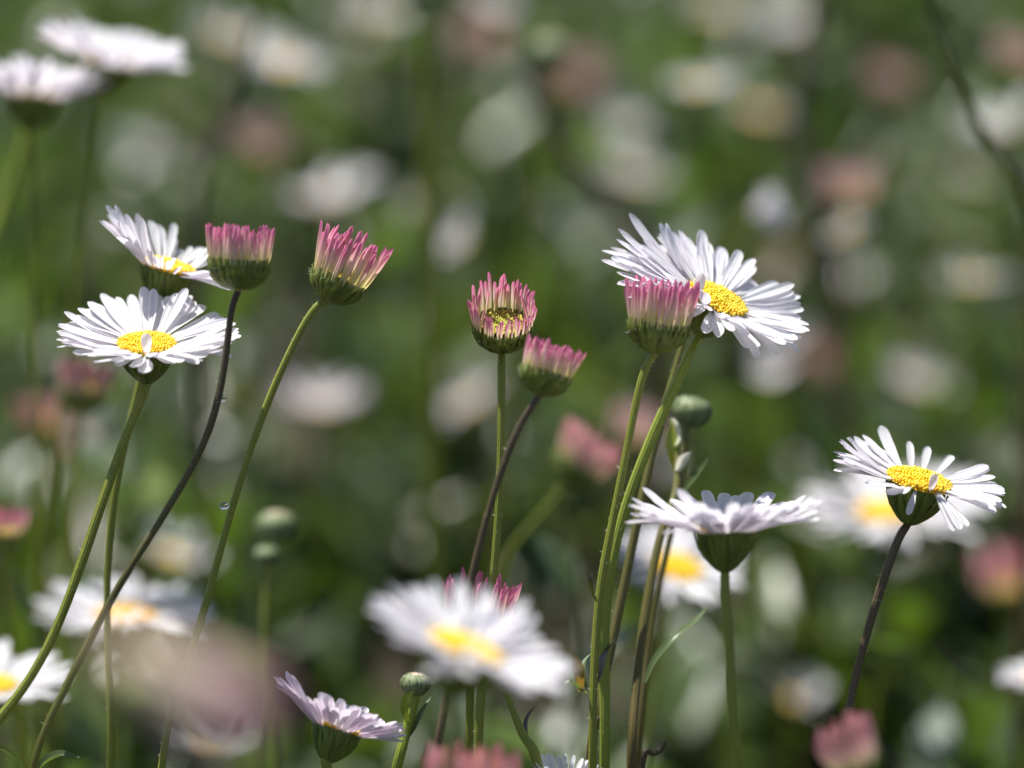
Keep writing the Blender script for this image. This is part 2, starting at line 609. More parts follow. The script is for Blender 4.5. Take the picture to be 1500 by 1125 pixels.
def leaf_obj(pts, wid, material, parent, face, name='leaf', fold=0.25):
    """a lance leaf along world points; face = direction its upper side looks"""
    path = catmull(pts, 5)
    vs, fs = [], []
    m_ = len(path) - 1
    for j, c in enumerate(path):
        q = j / m_
        t_ = (path[min(j + 1, m_)] - path[max(j - 1, 0)]).normalized()
        s_ = t_.cross(face).normalized()
        f_ = s_.cross(t_)
        w_ = wid * (0.25 + 0.75 * math.sin(min(q * 1.25 + .12, 1) * math.pi * .5)) * (1 if q < .5 else max(1 - ((q - .5) / .5) ** 1.8, .03))
        for k in (-1, -.5, 0, .5, 1):
            vs.append(c + s_ * k * w_ * .5 + f_ * abs(k) * w_ * fold - parent.location)
    for j in range(m_):
        for i in range(4):
            a = j * 5 + i
            fs.append((a, a + 1, a + 6, a + 5))
    me = mesh(name, vs, fs, [material])
    return link(name, me, parent)


# ------------------------------------------------------------ flower builder
def basis(c, n):
    x = (RIGHT - n * RIGHT.dot(n)).normalized()
    y = n.cross(x)
    return Matrix(((x.x, y.x, n.x, c.x), (x.y, y.y, n.y, c.y), (x.z, y.z, n.z, c.z), (0, 0, 0, 1)))


def S3(x, y, z):
    return Matrix.Diagonal((x, y, z, 1))


def put_petal(root, B, me, az, el, r0, ln, wk, z0, roll=0.0):
    Mx = B @ Matrix.Rotation(R_(az), 4, 'Z') @ Matrix.Translation((r0, 0, z0)) @ Matrix.Rotation(R_(-90), 4, 'Z') \
        @ Matrix.Rotation(R_(el), 4, 'X') @ Matrix.Rotation(R_(roll), 4, 'Y') @ S3(ln * wk, ln, ln)
    return link('petal', me, root, Mx)


count = [0]


def flower(name, label, cat, px, py, dz, axis, size, kind='daisy', stem=None, dz_end=None, stem_mat_='stem', srad=6.5,
           group=None, petals=None, elev=12, jit=8, npet=44, disc=0.36, colour='white', curled=(), lean=None, hairs=0, plen=1.0,
           pw=1.0, dome=1.0, skip=None, seed=None, flare=12, fs=0.0, cal=None):
    count[0] += 1
    rd = random.Random(seed if seed is not None else count[0] * 13 + 5)
    c = P(px, py, dz)
    n = V3(axis)
    Rm = px2m(size, dz) / 2
    B = basis(c, n)
    ch = {'daisy': disc * Rm * 1.32, 'bud': Rm * 0.82, 'round': Rm * 0.95}[kind]
    if kind == 'bud':
        ch = Rm * 0.8
    # --- stem path in world
    s0 = c - n * ch * 0.92
    pts = [s0 + n * ch * .1, s0 - n * Rm * .1]
    de = dz if dz_end is None else dz_end
    if stem:
        tot = max(stem[-1][1] - py, 1)
        for (a, b_) in stem:
            pts.append(P(a, b_, dz + (de - dz) * min(max((b_ - py) / tot, 0), 1)))
    last = pts[-1]
    d_in = (pts[-1] - pts[-2]).normalized()
    gx = lean[0] if lean else d_in.x * 0.35 * last.z + rd.uniform(-.008, .008)
    gy = lean[1] if lean else rd.uniform(-.012, .012)
    ground = Vector((last.x + gx, last.y + gy, 0.0))
    if last.z > 0.02:
        pts.append(last.lerp(ground, 0.45) + Vector((gx * .2, 0, 0)))
        pts.append(ground)
    base = pts[-1].copy()
    base.z = 0
    root = bpy.data.objects.new(name, None)
    root.empty_display_size = 0.005
    root.location = base
    col.objects.link(root)
    tag(root, label, cat, group)
    sr = px2m(srad * .88, dz)
    link('stem', tube_mesh('stem', pts, lambda q: sr * (0.92 + 0.35 * max(0, 1 - q * 30) + 0.25 * q), M[stem_mat_], base, hairs, 10, count[0]), root)
    # --- head
    if kind == 'daisy':
        rc = disc * Rm
        link('calyx', CAL_DAISY[count[0] % 2], root, B @ S3(rc * .92, rc * .92, rc * .95))
        link('disc', {'yellow': DISC[count[0] % 2], 'old': DISC_OLD, 'orange': DISC_ORANGE}[dome if isinstance(dome, str) else 'yellow'], root,
             B @ Matrix.Translation((0, 0, rc * .05)) @ S3(rc * .98, rc * .98, rc * .95))
        if petals is None:
            petals = []
            for k in range(npet):
                az = 360 * k / npet + rd.uniform(-4, 4)
                petals.append((az, elev + rd.uniform(-jit, jit) + (5 if k % 2 else -2), 1 + rd.uniform(-.13, .06)))
        for az, el, lf in petals:
            ln = (Rm - rc * .85) * lf * plen / max(math.cos(R_(elev)), .5)
            put_petal(root, B, rd.choice(PETALS[colour]), az, el, rc * .88, ln, rd.uniform(.85, 1.15) * pw * 0.9, rc * (-.02 + rd.uniform(-.08, .1)), rd.uniform(-9, 9))
        for az, el, lf in curled:
            ln = (Rm - rc * .85) * lf
            put_petal(root, B, rd.choice(CURLED[colour]), az, el, rc * .95, ln, 1.0, rc * .05, rd.uniform(-10, 10))
    elif kind == 'bud':
        rc = Rm * 0.86
        link('calyx', cal or CAL_BUD[count[0] % 2], root, B @ S3(rc, rc, rc * .82))
        q = colour if colour in QUILLS else 'pink'
        if dome != 0:
            link('disc', DISC_OLD if dome == 'old' else DISC[0], root, B @ Matrix.Translation((0, 0, rc * .12)) @ S3(rc * .76, rc * .76, rc * .5))
        for row, (rr, cnt, lf) in enumerate(((0.94, npet, 1.0), (0.8, npet * 2 // 3, .97)) if dome != 'old' else ((0.94, npet, 1.0), (.88, npet // 2, .95))):
            for k in range(cnt):
                az = 360 * (k + rd.uniform(-.45, .45)) / cnt
                if skip and skip[0] < az % 360 < skip[1] and rd.random() < skip[2]:
                    continue
                el = 90 - flare * (1 if row == 0 else .35) + rd.uniform(-5, 5)
                put_petal(root, B, rd.choice(QUILLS[q]), az, el, rc * rr, Rm * 1.22 * plen * (1 + fs * math.sin(R_(az))) * lf * rd.uniform(.76, 1.12), rd.uniform(.8, 1.2) * pw, -rc * .12, rd.uniform(-25, 25))
    elif kind == 'round':
        link('calyx', CAL_ROUND, root, B @ S3(Rm, Rm, Rm * .95))
        if dome != 0:
            link('bud_top', DISC_BUFF, root, B @ Matrix.Translation((0, 0, Rm * .36)) @ S3(Rm * .84, Rm * .84, Rm * .7))
        else:
            link('bud_top', DISC_OLD if dome == 'old' else CAP, root, B @ Matrix.Translation((0, 0, Rm * .36)) @ S3(Rm * .8, Rm * .8, Rm * .7))
    return root


vs, fs = [], []
CAP = disc_mesh('bud_top', M['bud'], 90, 0.5)

GD = 'open white daisies in the sharp zone'
# ------------------------------------------------------------ sharp zone
rd0 = random.Random(3)


def fan(spans, jit=6):
    """petals over azimuth spans: (from, to, count, elevation, length)"""
    out = []
    for a0, a1, cnt, el, ln in spans:
        for k in range(cnt):
            f = (k + .5) / cnt
            out.append((a0 + (a1 - a0) * f + rd0.uniform(-3, 3), el + rd0.uniform(-jit, jit), ln * rd0.uniform(.93, 1.04)))
    return out


# upper left, tilted to the right
flower('daisy', 'white daisy tilted rightwards behind a dark stemmed pink bud, uppermost sharp daisy at left', 'daisy', 246, 392, 0.010, (0.24, 0.95, 0.18), 205,
       petals=fan([(95, 165, 10, 34, 1.05), (165, 235, 13, 40, 1.32), (20, 95, 9, 36, .72), (-60, 20, 14, 6, 1.12), (235, 290, 7, 38, .5)]), elev=18, disc=.40,
       stem=[(226, 470), (200, 580), (172, 690), (158, 790), (156, 900), (160, 1010), (163, 1125)], stem_mat_='stem', srad=6, group=GD, hairs=120, pw=1.1, dome='yellow')
# second, left
flower('daisy', 'wide white daisy with flat yellow centre crossed at right by a dark stem', 'daisy', 215, 506, 0.0, (0.03, 0.92, 0.36), 268,
       petals=fan([(0, 360, 66, 12, 1.0), (60, 130, 9, 28, .9), (-50, 50, 8, 9, .97), (130, 230, 8, 14, 1.0)]), disc=.325, curled=((275, 72, .33),),
       stem=[(192, 615), (160, 705), (124, 810), (92, 900), (52, 985), (0, 1055), (-40, 1120)], stem_mat_='stem', srad=8, group=GD, hairs=180, dome='yellow', dz_end=-.004)
# big daisy
flower('daisy', 'largest sharp white daisy leaning right above a pink bud, on a bright green stem', 'daisy', 1050, 440, 0.004, (0.40, 0.82, 0.40), 278,
       petals=fan([(0, 360, 58, 9, 1.0), (60, 150, 16, 16, 1.04), (150, 225, 16, 3, 1.36), (-70, 40, 11, 8, .98)]), disc=.335, curled=((215, 55, .45), (240, 25, .42), (268, 0, .45)),
       stem=[(1008, 520), (978, 590), (944, 665), (916, 740), (895, 825), (884, 900), (885, 1000), (886, 1125)], stem_mat_='stem_bright', srad=9, group=GD, hairs=300, dome='yellow', elev=14, pw=.92)
# right daisy
flower('daisy', 'gap toothed white daisy with broad yellow centre on a thin dark stem', 'daisy', 1346, 706, 0.0, (0.21, 0.92, 0.25), 242,
       petals=fan([(112, 205, 20, 14, 1.08), (200, 245, 6, 2, .9), (-48, 40, 22, 7, 1.06), (-70, -48, 3, -24, .95)]) + [(99, 42, .75), (80, 40, .7), (55, 28, .72), (40, 12, .8), (258, -48, .62), (247, -10, .5)],
       curled=((285, 60, .34),), disc=.405, stem=[(1318, 780), (1290, 860), (1262, 955), (1242, 1040), (1230, 1125)], stem_mat_='stem_purple', srad=7.5, group=GD, hairs=240, dome='yellow', pw=1.15)
# side-on daisy
flower('daisy', 'white daisy seen edge on with a deep green cup above its straight stem', 'daisy', 1062, 776, -0.011, (0.0, 0.99, 0.03), 286,
       petals=fan([(0, 360, 54, 16, 1.0), (210, 330, 12, 21, 1.0), (40, 140, 9, 22, 1.0)], 5), disc=.325, elev=17,
       stem=[(1062, 870), (1069, 940), (1073, 1010), (1080, 1125)], stem_mat_='stem', srad=8, group=GD, hairs=120, dome='yellow')
# lilac daisy, bottom
flower('daisy', 'pale lilac daisy on a green cup at the bottom edge, seen from the side', 'daisy', 494, 1068, -0.004, (0.30, 0.94, -0.10), 200, colour='lilac',
       petals=fan([(150, 215, 16, 30, 1.25), (60, 150, 10, 42, .8), (-40, 60, 15, 18, 1.0), (215, 320, 16, 44, .8)]), disc=.38, elev=18,
       stem=[(484, 1150)], stem_mat_='stem', srad=9, group=GD, hairs=40, dome='yellow', pw=1.5)
# daisy tips, bottom
flower('daisy', 'pale daisy cut by the bottom edge with only three upright petal tips showing', 'daisy', 828, 1150, 0.0, (0.05, 0.95, 0.1), 110, colour='white',
       petals=fan([(0, 360, 26, 48, 1.0)]), elev=40, disc=.42, stem_mat_='stem', group=GD)

GB = 'pink closing flowers in the sharp zone'
flower('closed_daisy', 'deep pink closed flower on a nearly black curved stem, beside the tilted white daisy', 'closed daisy', 351, 385, -0.006, (0.04, 0.98, 0.02), 104, 'bud',
       stem=[(337, 450), (331, 530), (316, 605), (285, 680), (232, 768), (172, 858), (120, 960), (76, 1050), (46, 1130)], stem_mat_='stem_dark', srad=6.2, group=GB, hairs=160, npet=52, flare=9, plen=.92, dome=0)
flower('closed_daisy', 'spiky pink flower leaning right, its stem carrying a water bead', 'closed daisy', 497, 408, 0.0, (0.42, 0.90, 0.12), 96, 'bud',
       stem=[(462, 440), (412, 540), (372, 640), (341, 740), (318, 825), (288, 935), (250, 1040), (236, 1130)], stem_mat_='stem', srad=6.2, group=GB, hairs=300, npet=34, flare=13, plen=1.22, dome='old', seed=21)
flower('closed_daisy', 'half open pink flower showing its hollow yellow green centre', 'closed daisy', 736, 476, 0.0, (0.03, 0.84, 0.54), 102, 'bud',
       stem=[(734, 560), (735, 640), (731, 750), (718, 890), (706, 1000), (700, 1120)], stem_mat_='stem', srad=7, group=GB, hairs=200, npet=44, flare=13, plen=.84, dome='old', fs=.25)
flower('closed_daisy', 'pink closed flower tilted right just below the half open one', 'closed daisy', 800, 546, -0.010, (0.3, 0.95, 0.0), 88, 'bud',
       stem=[(768, 610), (740, 668), (706, 780), (680, 890), (660, 990), (645, 1070), (636, 1130)], stem_mat_='stem_purple', srad=6.5, group=GB, hairs=120, npet=46, flare=9, plen=.9, dome=0)
flower('closed_daisy', 'tall pink closed flower in front of the largest white daisy', 'closed daisy', 965, 476, -0.003, (0.13, 0.98, 0.06), 104, 'bud',
       stem=[(941, 540), (924, 630), (905, 725), (887, 815), (876, 880), (869, 1000), (868, 1125)], stem_mat_='stem', srad=7, group=GB, hairs=300, npet=56, flare=13, plen=1.08, dome=0)
flower('closed_daisy', 'dark pink petal tips poking up behind the blurred white daisy at the bottom', 'closed daisy', 696, 912, 0.0, (0.14, 0.97, 0.12), 112, 'bud',
       stem_mat_='stem', srad=7, group=GB, npet=28, flare=12, plen=1.05, dome='old')

print('sharp done')
#--BACKGROUND--
GW = 'out of focus white daisies behind the sharp ones'
GP = 'out of focus pink flowers behind the sharp ones'
bg_daisies = [
    # px, py, dz, axis, size, label, extra
    (162, 92, 0.055, (.24, .95, .16), 218, 'blurred white daisy in the upper left corner, the higher of the pair', dict(elev=24, npet=64)),
    (48, 142, 0.053, (.1, .97, .05), 215, 'blurred white daisy at the left edge, the lower of the corner pair', dict(elev=28, npet=64, lean=(.0, .0))),
    (1306, 752, 0.085, (.0, .95, .26), 285, 'soft white daisy spread out behind the thin dark stem at right', dict(elev=10)),
    (992, 832, 0.055, (.22, .84, .48), 205, 'soft white daisy with orange centre behind two brown stems', dict(elev=8)),
    (182, 905, 0.055, (.06, .95, .2), 258, 'soft white daisy with orange centre behind the crossing green stems', dict(elev=12, dome='orange')),
    (-8, 1004, 0.035, (.06, .92, .3), 225, 'white daisy cut by the left edge near the bottom corner', dict(elev=8, disc=.3)),
    (330, 55, 0.21, (.1, .7, .7), 150, 'round pale grey daisy blur near the top, left of two', dict()),
    (420, 95, 0.20, (.1, .7, .7), 160, 'round pale daisy blur near the top, right of two', dict()),
    (480, 292, 0.22, (.0, .95, .28), 150, 'flat grey white daisy blur above the spiky pink flower', dict()),
    (678, 356, 0.17, (-.5, .7, .5), 80, 'small upright white daisy blur left of the half open flower', dict(elev=40)),
    (715, 8, 0.24, (.0, .7, .7), 120, 'pale daisy blur cut by the top edge left of the cream bud', dict()),
    (1025, 128, 0.20, (-.2, .7, .7), 110, 'white daisy blur beside the yellow one at upper right', dict()),
    (930, 260, 0.27, (.1, .8, .6), 130, 'grey white daisy blur above the largest sharp daisy', dict()),
    (905, 195, 0.34, (-.1, .8, .6), 120, 'faint grey daisy blur highest above the largest sharp daisy', dict()),
    (1112, 165, 0.26, (.2, .7, .6), 90, 'yellow tinged daisy blur with orange edge at upper right', dict(dome='orange', disc=.5)),
    (1470, 190, 0.21, (-.2, .8, .5), 140, 'white daisy blur at the right edge below the pink one', dict()),
    (1155, 40, 0.34, (.1, .7, .7), 120, 'grey daisy blur near the top beside the dark woody stem', dict()),
    (1050, 15, 0.36, (.1, .7, .7), 130, 'faint daisy blur at the top edge right of the middle', dict()),
    (1108, 318, 0.15, (.8, .5, .2), 70, 'narrow upright pale daisy blur rising behind the largest daisy', dict(elev=55)),
    (1425, 412, 0.20, (.0, .9, .4), 160, 'flat white daisy blur at right, level with the largest daisy', dict()),
    (1345, 562, 0.22, (.1, .8, .6), 165, 'grey white daisy blur above the gap toothed daisy', dict()),
    (1150, 512, 0.19, (-.1, .8, .6), 110, 'round white daisy blur right under the largest sharp daisy', dict()),
    (1420, 262, 0.26, (.1, .7, .7), 90, 'dull round daisy blur beside the curved stem at right', dict()),
    (1240, 415, 0.28, (.1, .8, .6), 100, 'small grey daisy blur right of the largest sharp daisy', dict()),
    (470, 595, 0.20, (.1, .9, .4), 150, 'pinkish white daisy blur beside the bead carrying stem', dict(colour='lilac')),
    (690, 590, 0.19, (-.2, .8, .5), 130, 'lilac white daisy blur behind the two middle pink flowers', dict(colour='lilac')),
    (250, 815, 0.15, (.2, .8, .5), 130, 'grey white daisy blur between the curving stems at lower left', dict()),
    (1150, 1032, 0.17, (.0, .9, .4), 100, 'small grey daisy blur low between the straight and thin dark stems', dict()),
    (1525, 990, 0.06, (-.2, .95, .15), 130, 'white daisy cut by the right edge near the bottom', dict()),
    (1400, 1050, 0.22, (.2, .8, .5), 100, 'dull grey daisy blur in the lower right corner', dict()),
    (300, 1085, 0.12, (.1, .85, .5), 140, 'pale daisy blur at the bottom beneath the pink foreground flower', dict()),
    (1180, 690, 0.24, (.1, .85, .5), 100, 'faint grey daisy blur behind the edge on daisy', dict()),
    (560, 740, 0.24, (.1, .85, .5), 110, 'faint grey daisy blur in the open middle of the bed', dict()),
    (835, 350, 0.42, (.1, .85, .5), 90, 'faintest grey daisy blur far back near the middle', dict()),
    (560, 20, 0.30, (.0, .8, .6), 110, 'pale daisy blur cut by the top edge left of the middle', dict()),
    (190, 225, 0.36, (.2, .8, .5), 110, 'dull grey daisy blur above the tilted daisy at left', dict()),
]
for (px, py, dz, ax, size, lab, kw) in bg_daisies:
    kw = dict(kw)
    if dz > 0.1:
        dz *= random.uniform(1.15, 1.6)
        size *= random.uniform(.75, 1.15)
        ax = (ax[0] * 1.6 + random.uniform(-.25, .25), ax[1], ax[2] * 0.35)
        kw.setdefault('disc', random.uniform(.26, .34))
        kw.setdefault('elev', random.uniform(10, 32))
    if dz < .13:
        dz *= 1.4
    kw.setdefault('dome', 'yellow')
    flower('daisy', lab, 'daisy', px, py, dz, ax, size, group=GW, npet=kw.pop('npet', random.randint(10, 24) if dz > .13 else 44), stem_mat_=random.choice(('stem', 'stem', 'stem_brown')), srad=6, **kw)
rb = random.Random(77)
for k in range(11):
    flower('daisy', 'small pale daisy blur half buried in the background foliage', 'daisy', rb.uniform(20, 1480), rb.uniform(180, 1050) if k % 3 else rb.uniform(620, 1100), rb.uniform(.16, .34),
           (rb.uniform(-.6, .6), .8, rb.uniform(-.2, .5)), rb.uniform(50, 95), group='half buried pale daisies', npet=rb.randint(7, 14), elev=rb.uniform(5, 45), dome='yellow', srad=5, disc=.28, pw=1.2)
bg_buds = [
    (122, 575, 0.055, (.15, .95, .1), 80, 'soft pink flower at left below the wide white daisy', dict(colour='rose')),
    (62, 625, 0.12, (.0, .95, .1), 70, 'faint salmon flower blur at left under the soft pink one', dict(colour='rose')),
    (8, 782, 0.04, (.0, .97, .1), 62, 'magenta and cream flower cut by the left edge', dict()),
    (848, 680, 0.05, (.55, .8, .1), 88, 'soft pink flower leaning right behind the middle stems', dict(colour='rose', stem=[(805, 740), (760, 790), (735, 850)], srad=4)),
    (1240, 290, 0.19, (.0, .95, .2), 100, 'large soft pink flower blur at upper right', dict(colour='rose')),
    (1485, 95, 0.20, (.2, .95, .2), 80, 'pink flower blur at the right edge near the top', dict(colour='rose')),
    (1300, 130, 0.32, (.2, .95, .2), 70, 'dull brownish pink flower blur near the top right', dict(colour='rose')),
    (380, 222, 0.24, (.1, .9, .3), 90, 'beige pink flower blur above the deep pink one', dict(colour='rose')),
    (700, 70, 0.30, (.1, .9, .3), 80, 'brownish flower blur left of the cream bud at top', dict(colour='rose')),
    (1475, 860, 0.12, (-.1, .95, .3), 90, 'lilac pink flower blur at the right edge below the gap toothed daisy', dict()),
    (840, 125, 0.4, (.1, .9, .3), 80, 'faint dusky flower blur just under the cream bud', dict(colour='rose')),
    (930, 640, 0.14, (.1, .9, .3), 90, 'salmon flower blur between the bright stem and the round bud', dict(colour='rose')),
    (1195, 540, 0.30, (.1, .9, .3), 70, 'tan flower blur beside the white one under the largest daisy', dict(colour='rose')),
    (110, 655, 0.17, (.1, .9, .3), 60, 'small salmon flower blur lowest of the group at left', dict(colour='rose')),
]
for (px, py, dz, ax, size, lab, kw) in bg_buds:
    kw = dict(kw)
    kw.setdefault('colour', 'pink')
    if dz < .13:
        dz *= 1.45
    elif kw['colour'] == 'rose':
        kw['colour'] = 'pale'
        size *= .82
        dz *= 1.25
    flower('closed_daisy', lab, 'closed daisy', px, py, dz, ax, size, 'bud', group=GP, npet=34, stem_mat_='stem', flare=14, **{'srad': 6, **kw})

# foreground, in front of the sharp distance
flower('daisy', 'large blurred white daisy in the foreground, bottom middle', 'daisy', 682, 952, -0.058, (0.36, 0.91, 0.19), 316, elev=10, npet=46, disc=.36,
       stem=[(668, 1060), (655, 1125)], stem_mat_='stem', srad=9, dome='yellow', petals=fan([(0, 360, 60, 10, 1.0), (40, 150, 14, 28, .9)]))
flower('closed_daisy', 'very blurred pink and cream flower lying across the lower left foreground', 'closed daisy', 205, 970, -0.17, (0.92, -0.42, 0.1), 100, 'bud', cal=CAL_PALE,
       colour='pale', npet=24, plen=3.3, flare=5, stem=[(95, 985), (50, 1050), (25, 1130)], stem_mat_='stem', srad=8)
flower('closed_daisy', 'blurred pink flower cut by the bottom edge below the foreground daisy', 'closed daisy', 690, 1178, -0.04, (0.05, 0.97, 0.1), 140, 'bud',
       colour='rose', npet=36, stem_mat_='stem')
flower('closed_daisy', 'pink flower leaning at the foot of the thin dark stem, bottom right', 'closed daisy', 1252, 1115, -0.045, (-0.4, 0.88, 0.2), 92, 'bud',
       colour='rose', npet=34, plen=1.1, stem_mat_='stem', dome=0)

# round buds
flower('flower_bud', 'dark green round bud behind the bright green stem', 'flower bud', 1014, 600, 0.020, (0.2, 0.95, 0.1), 56, 'round', dome=0,
       stem=[(1005, 640), (998, 690), (990, 760), (960, 870), (945, 1000), (932, 1125)], stem_mat_='stem_brown', srad=5.5)
flower('flower_bud', 'fuzzy grey bud above a smaller green bud at lower left', 'flower bud', 405, 768, 0.055, (0.0, 0.97, 0.1), 56, 'round',
       stem=[(395, 850), (390, 960)], stem_mat_='stem', srad=6)
flower('flower_bud', 'small green bud tucked under the fuzzy grey bud', 'flower bud', 391, 812, 0.052, (0.0, 0.97, 0.1), 36, 'round', dome=0,
       stem=[(388, 900), (386, 1000)], stem_mat_='stem', srad=6)
Q = flower('flower_bud', 'small bud with a buff top on a thick leafy stem, under the foreground daisy', 'flower bud', 609, 1000, 0.004, (0.06, 0.97, 0.12), 42, 'round',
           stem=[(600, 1050), (588, 1100), (575, 1150)], stem_mat_='stem_bright', srad=9, hairs=120)
flower('flower_bud', 'cream topped round bud blur near the top middle', 'flower bud', 805, 75, 0.17, (0.15, 0.95, 0.2), 62, 'round', stem_mat_='stem', srad=6, lean=(-.01, .0))
flower('flower_bud', 'dark green bud blur cut by the top edge', 'flower bud', 620, -10, 0.14, (0.0, 0.97, 0.1), 60, 'round', dome=0, stem_mat_='stem', srad=6.5)
flower('closed_daisy', 'pink flower hidden behind the tall pink one, only its brown green stem in view', 'closed daisy', 1008, 478, 0.012, (0.1, 0.97, 0.0), 60, 'bud', npet=20,
       stem=[(996, 520), (972, 600), (950, 690), (930, 775), (908, 890), (893, 965), (880, 1060)], stem_mat_='stem_brown', srad=6, hairs=80, flare=4, plen=.7) if False else None


# ------------------------------------------------------------ free stems and leaves
def stalk(name, label, pts2d, dz0, dz1, material, rpx, hairs=0, lean=None, cat='stem'):
    n_ = len(pts2d)
    pts = [P(a, b_, dz0 + (dz1 - dz0) * i / (n_ - 1)) for i, (a, b_) in enumerate(pts2d)]
    last = pts[-1]
    d_in = (pts[-1] - pts[-2]).normalized()
    g = Vector((last.x + (lean if lean is not None else d_in.x * .3 * last.z), last.y + .003, 0))
    pts += [last.lerp(g, .5), g]
    root = bpy.data.objects.new(name, None)
    root.location = g
    root.empty_display_size = .005
    col.objects.link(root)
    tag(root, label, cat)
    r_ = px2m(rpx, dz0)
    count[0] += 1
    link('stem', tube_mesh('stem', pts, lambda q: r_ * (0.7 + .3 * min(q * 6, 1) + .2 * q), M[material], g, hairs, 10, count[0]), root)
    return root


st1 = stalk('plant_stem', 'green to brown stem running behind the bright green stem of the largest daisy',
            [(1003, 492), (988, 545), (966, 620), (948, 700), (930, 780), (908, 890), (890, 970), (872, 1060), (862, 1130)], 0.012, 0.006, 'stem_brown', 6.5, 60)
leaf_obj([P(902, 935, .006), P(888, 958, .002), P(880, 985, 0), P(876, 1000, 0)][::-1], px2m(17), M['leaf_dark'], st1, V3((-.6, .3, .7)))
st3 = stalk('plant_stem', 'short green stem slanting down right below the foreground daisy', [(742, 1015), (758, 1060), (775, 1100), (792, 1140)], 0.0, 0.0, 'stem', 7, 30, lean=.01)
leaf_obj([P(776, 1092, 0), P(772, 1070, .001), P(775, 1050, .002), P(788, 1030, .003)], px2m(14), M['leaf_dark'], st3, V3((-.8, .2, .5)))
st4 = stalk('twig', 'dark curled twig end at the bottom edge', [(975, 1085), (968, 1100), (952, 1113), (938, 1130)], 0.0, 0.0, 'stem_purple', 4.5, 20, lean=-.003, cat='twig')
st5 = stalk('plant_stem', 'blurred green stem curving down to the right in the upper right corner',
            [(1350, -30), (1380, 50), (1405, 120), (1432, 185), (1468, 232), (1500, 270), (1512, 330), (1516, 420)], 0.08, 0.10, 'stem_brown', 8, 0, lean=0.0)
st6 = stalk('woody_stem', 'dark woody stem blur standing upright at upper right',
            [(1200, -20), (1182, 60), (1165, 140), (1170, 220), (1195, 300), (1215, 400), (1235, 520), (1240, 640)], 0.26, 0.26, 'wood', 14, 0, lean=0.0)
st7 = stalk('woody_stem', 'brownish slanting stem blur left of the largest daisy', [(770, 90), (800, 190), (850, 250), (905, 310), (940, 350), (955, 420)], 0.2, 0.2, 'wood', 13, 0, lean=0.0)
st8 = stalk('plant_stem', 'dark thin stem blur leaning at the top left', [(385, 10), (365, 70), (335, 150), (300, 250), (290, 330)], 0.15, 0.15, 'wood', 8, 0, lean=0.0)
st9 = stalk('grass_blade', 'bright yellow green blade blur at the left edge', [(42, 190), (20, 260), (0, 330), (-20, 420)], 0.09, 0.09, 'stem_bright', 10, 0, lean=-.005, cat='grass blade')
st10 = stalk('plant_stem', 'dark upright stem blur beneath the top edge bud', [(628, 30), (636, 120), (640, 200), (636, 300)], 0.16, 0.17, 'stem', 9, 0, lean=0.0)

# leaves on the sprig behind the bright stem, and the slender leaf lower down
sp = stalk('leafy_sprig', 'leafy sprig with a spent flower between the round bud and the edge on daisy', [(985, 615), (990, 650), (995, 700), (985, 740), (966, 780), (948, 880), (936, 960), (928, 1050), (924, 1130)], 0.018, 0.006, 'stem_brown', 6, 30, cat='sprig')
leaf_obj([P(985, 740, .016), P(1005, 715, .014), P(1025, 690, .013), P(1042, 664, .012)], px2m(17), M['leaf'], sp, V3((-.5, .5, .7)))
leaf_obj([P(990, 690, .017), P(985, 665, .016), P(982, 640, .016), P(984, 620, .016)], px2m(20), M['stem_bright'], sp, V3((.1, .2, .95)))
leaf_obj([P(945, 1000, .006), P(962, 965, .006), P(990, 935, .006), P(1020, 910, .008), P(1037, 888, .01)], px2m(19), M['leaf'], sp, V3((-.5, .6, .6)))
leaf_obj([P(992, 690, .015), P(1000, 675, .014), P(1012, 662, .013)], px2m(16), M['lilac'], sp, V3((.1, .3, .9)), 'spent_petal')
leaf_obj([P(988, 655, .016), P(994, 640, .015), P(990, 622, .015), P(983, 612, .014)], px2m(9), M['lilac'], sp, V3((.5, .1, .8)), 'spent_petal')
# bracts on the stem of the tall pink flower
bt = [o for o in col.objects if o.get('label', '').startswith('tall pink')][0]
leaf_obj([P(875, 882, -.005), P(869, 868, -.006), P(866, 850, -.007), P(867, 836, -.007)], px2m(7), M['leaf_dark'], bt, V3((-.4, .1, .9)), 'bract')
leaf_obj([P(860, 1016, -.003), P(848, 1010, -.005), P(838, 1000, -.006), P(826, 1001, -.006)], px2m(12), M['leaf'], bt, V3((0, .9, .3)), 'bract')
leaf_obj([P(850, 1012, -.004), P(848, 990, -.005), P(843, 972, -.005), P(840, 958, -.005)], px2m(19), M['bract_orange'], bt, V3((.3, .1, .9)), 'bract')
leaf_obj([P(862, 1010, -.002), P(856, 990, -.002), P(858, 970, -.001), P(868, 955, 0)], px2m(14), M['leaf'], bt, V3((-.8, .2, .6)), 'bract')
# leaves beside the buff-topped bud
leaf_obj([P(590, 1090, .004), P(606, 1070, .004), P(618, 1045, .005), P(632, 1020, .006)], px2m(13), M['leaf'], Q, V3((-.6, .5, .6)))
leaf_obj([P(598, 1060, .002), P(592, 1040, .0), P(596, 1022, -.001), P(606, 1012, -.001)], px2m(14), M['stem_bright'], Q, V3((.2, .1, .9)))
# hairy leaf at the bottom left corner
lf = stalk('leafy_sprig', 'folded grey leaf tip with pale hairy edge in the bottom left corner', [(40, 1150), (38, 1165), (36, 1185)], 0.0, 0.0, 'stem', 5, 0, cat='sprig')
leaf_obj([P(42, 1152, 0), P(62, 1122, -.001), P(88, 1108, -.002), P(117, 1110, -.003)], px2m(16), M['leaf'], lf, V3((.2, .7, .6)), fold=.5)
leaf_obj([P(38, 1152, 0), P(26, 1120, -.001), P(8, 1102, -.002), P(-14, 1092, -.003)], px2m(14), M['leaf'], lf, V3((-.1, .8, .6)), fold=.5)


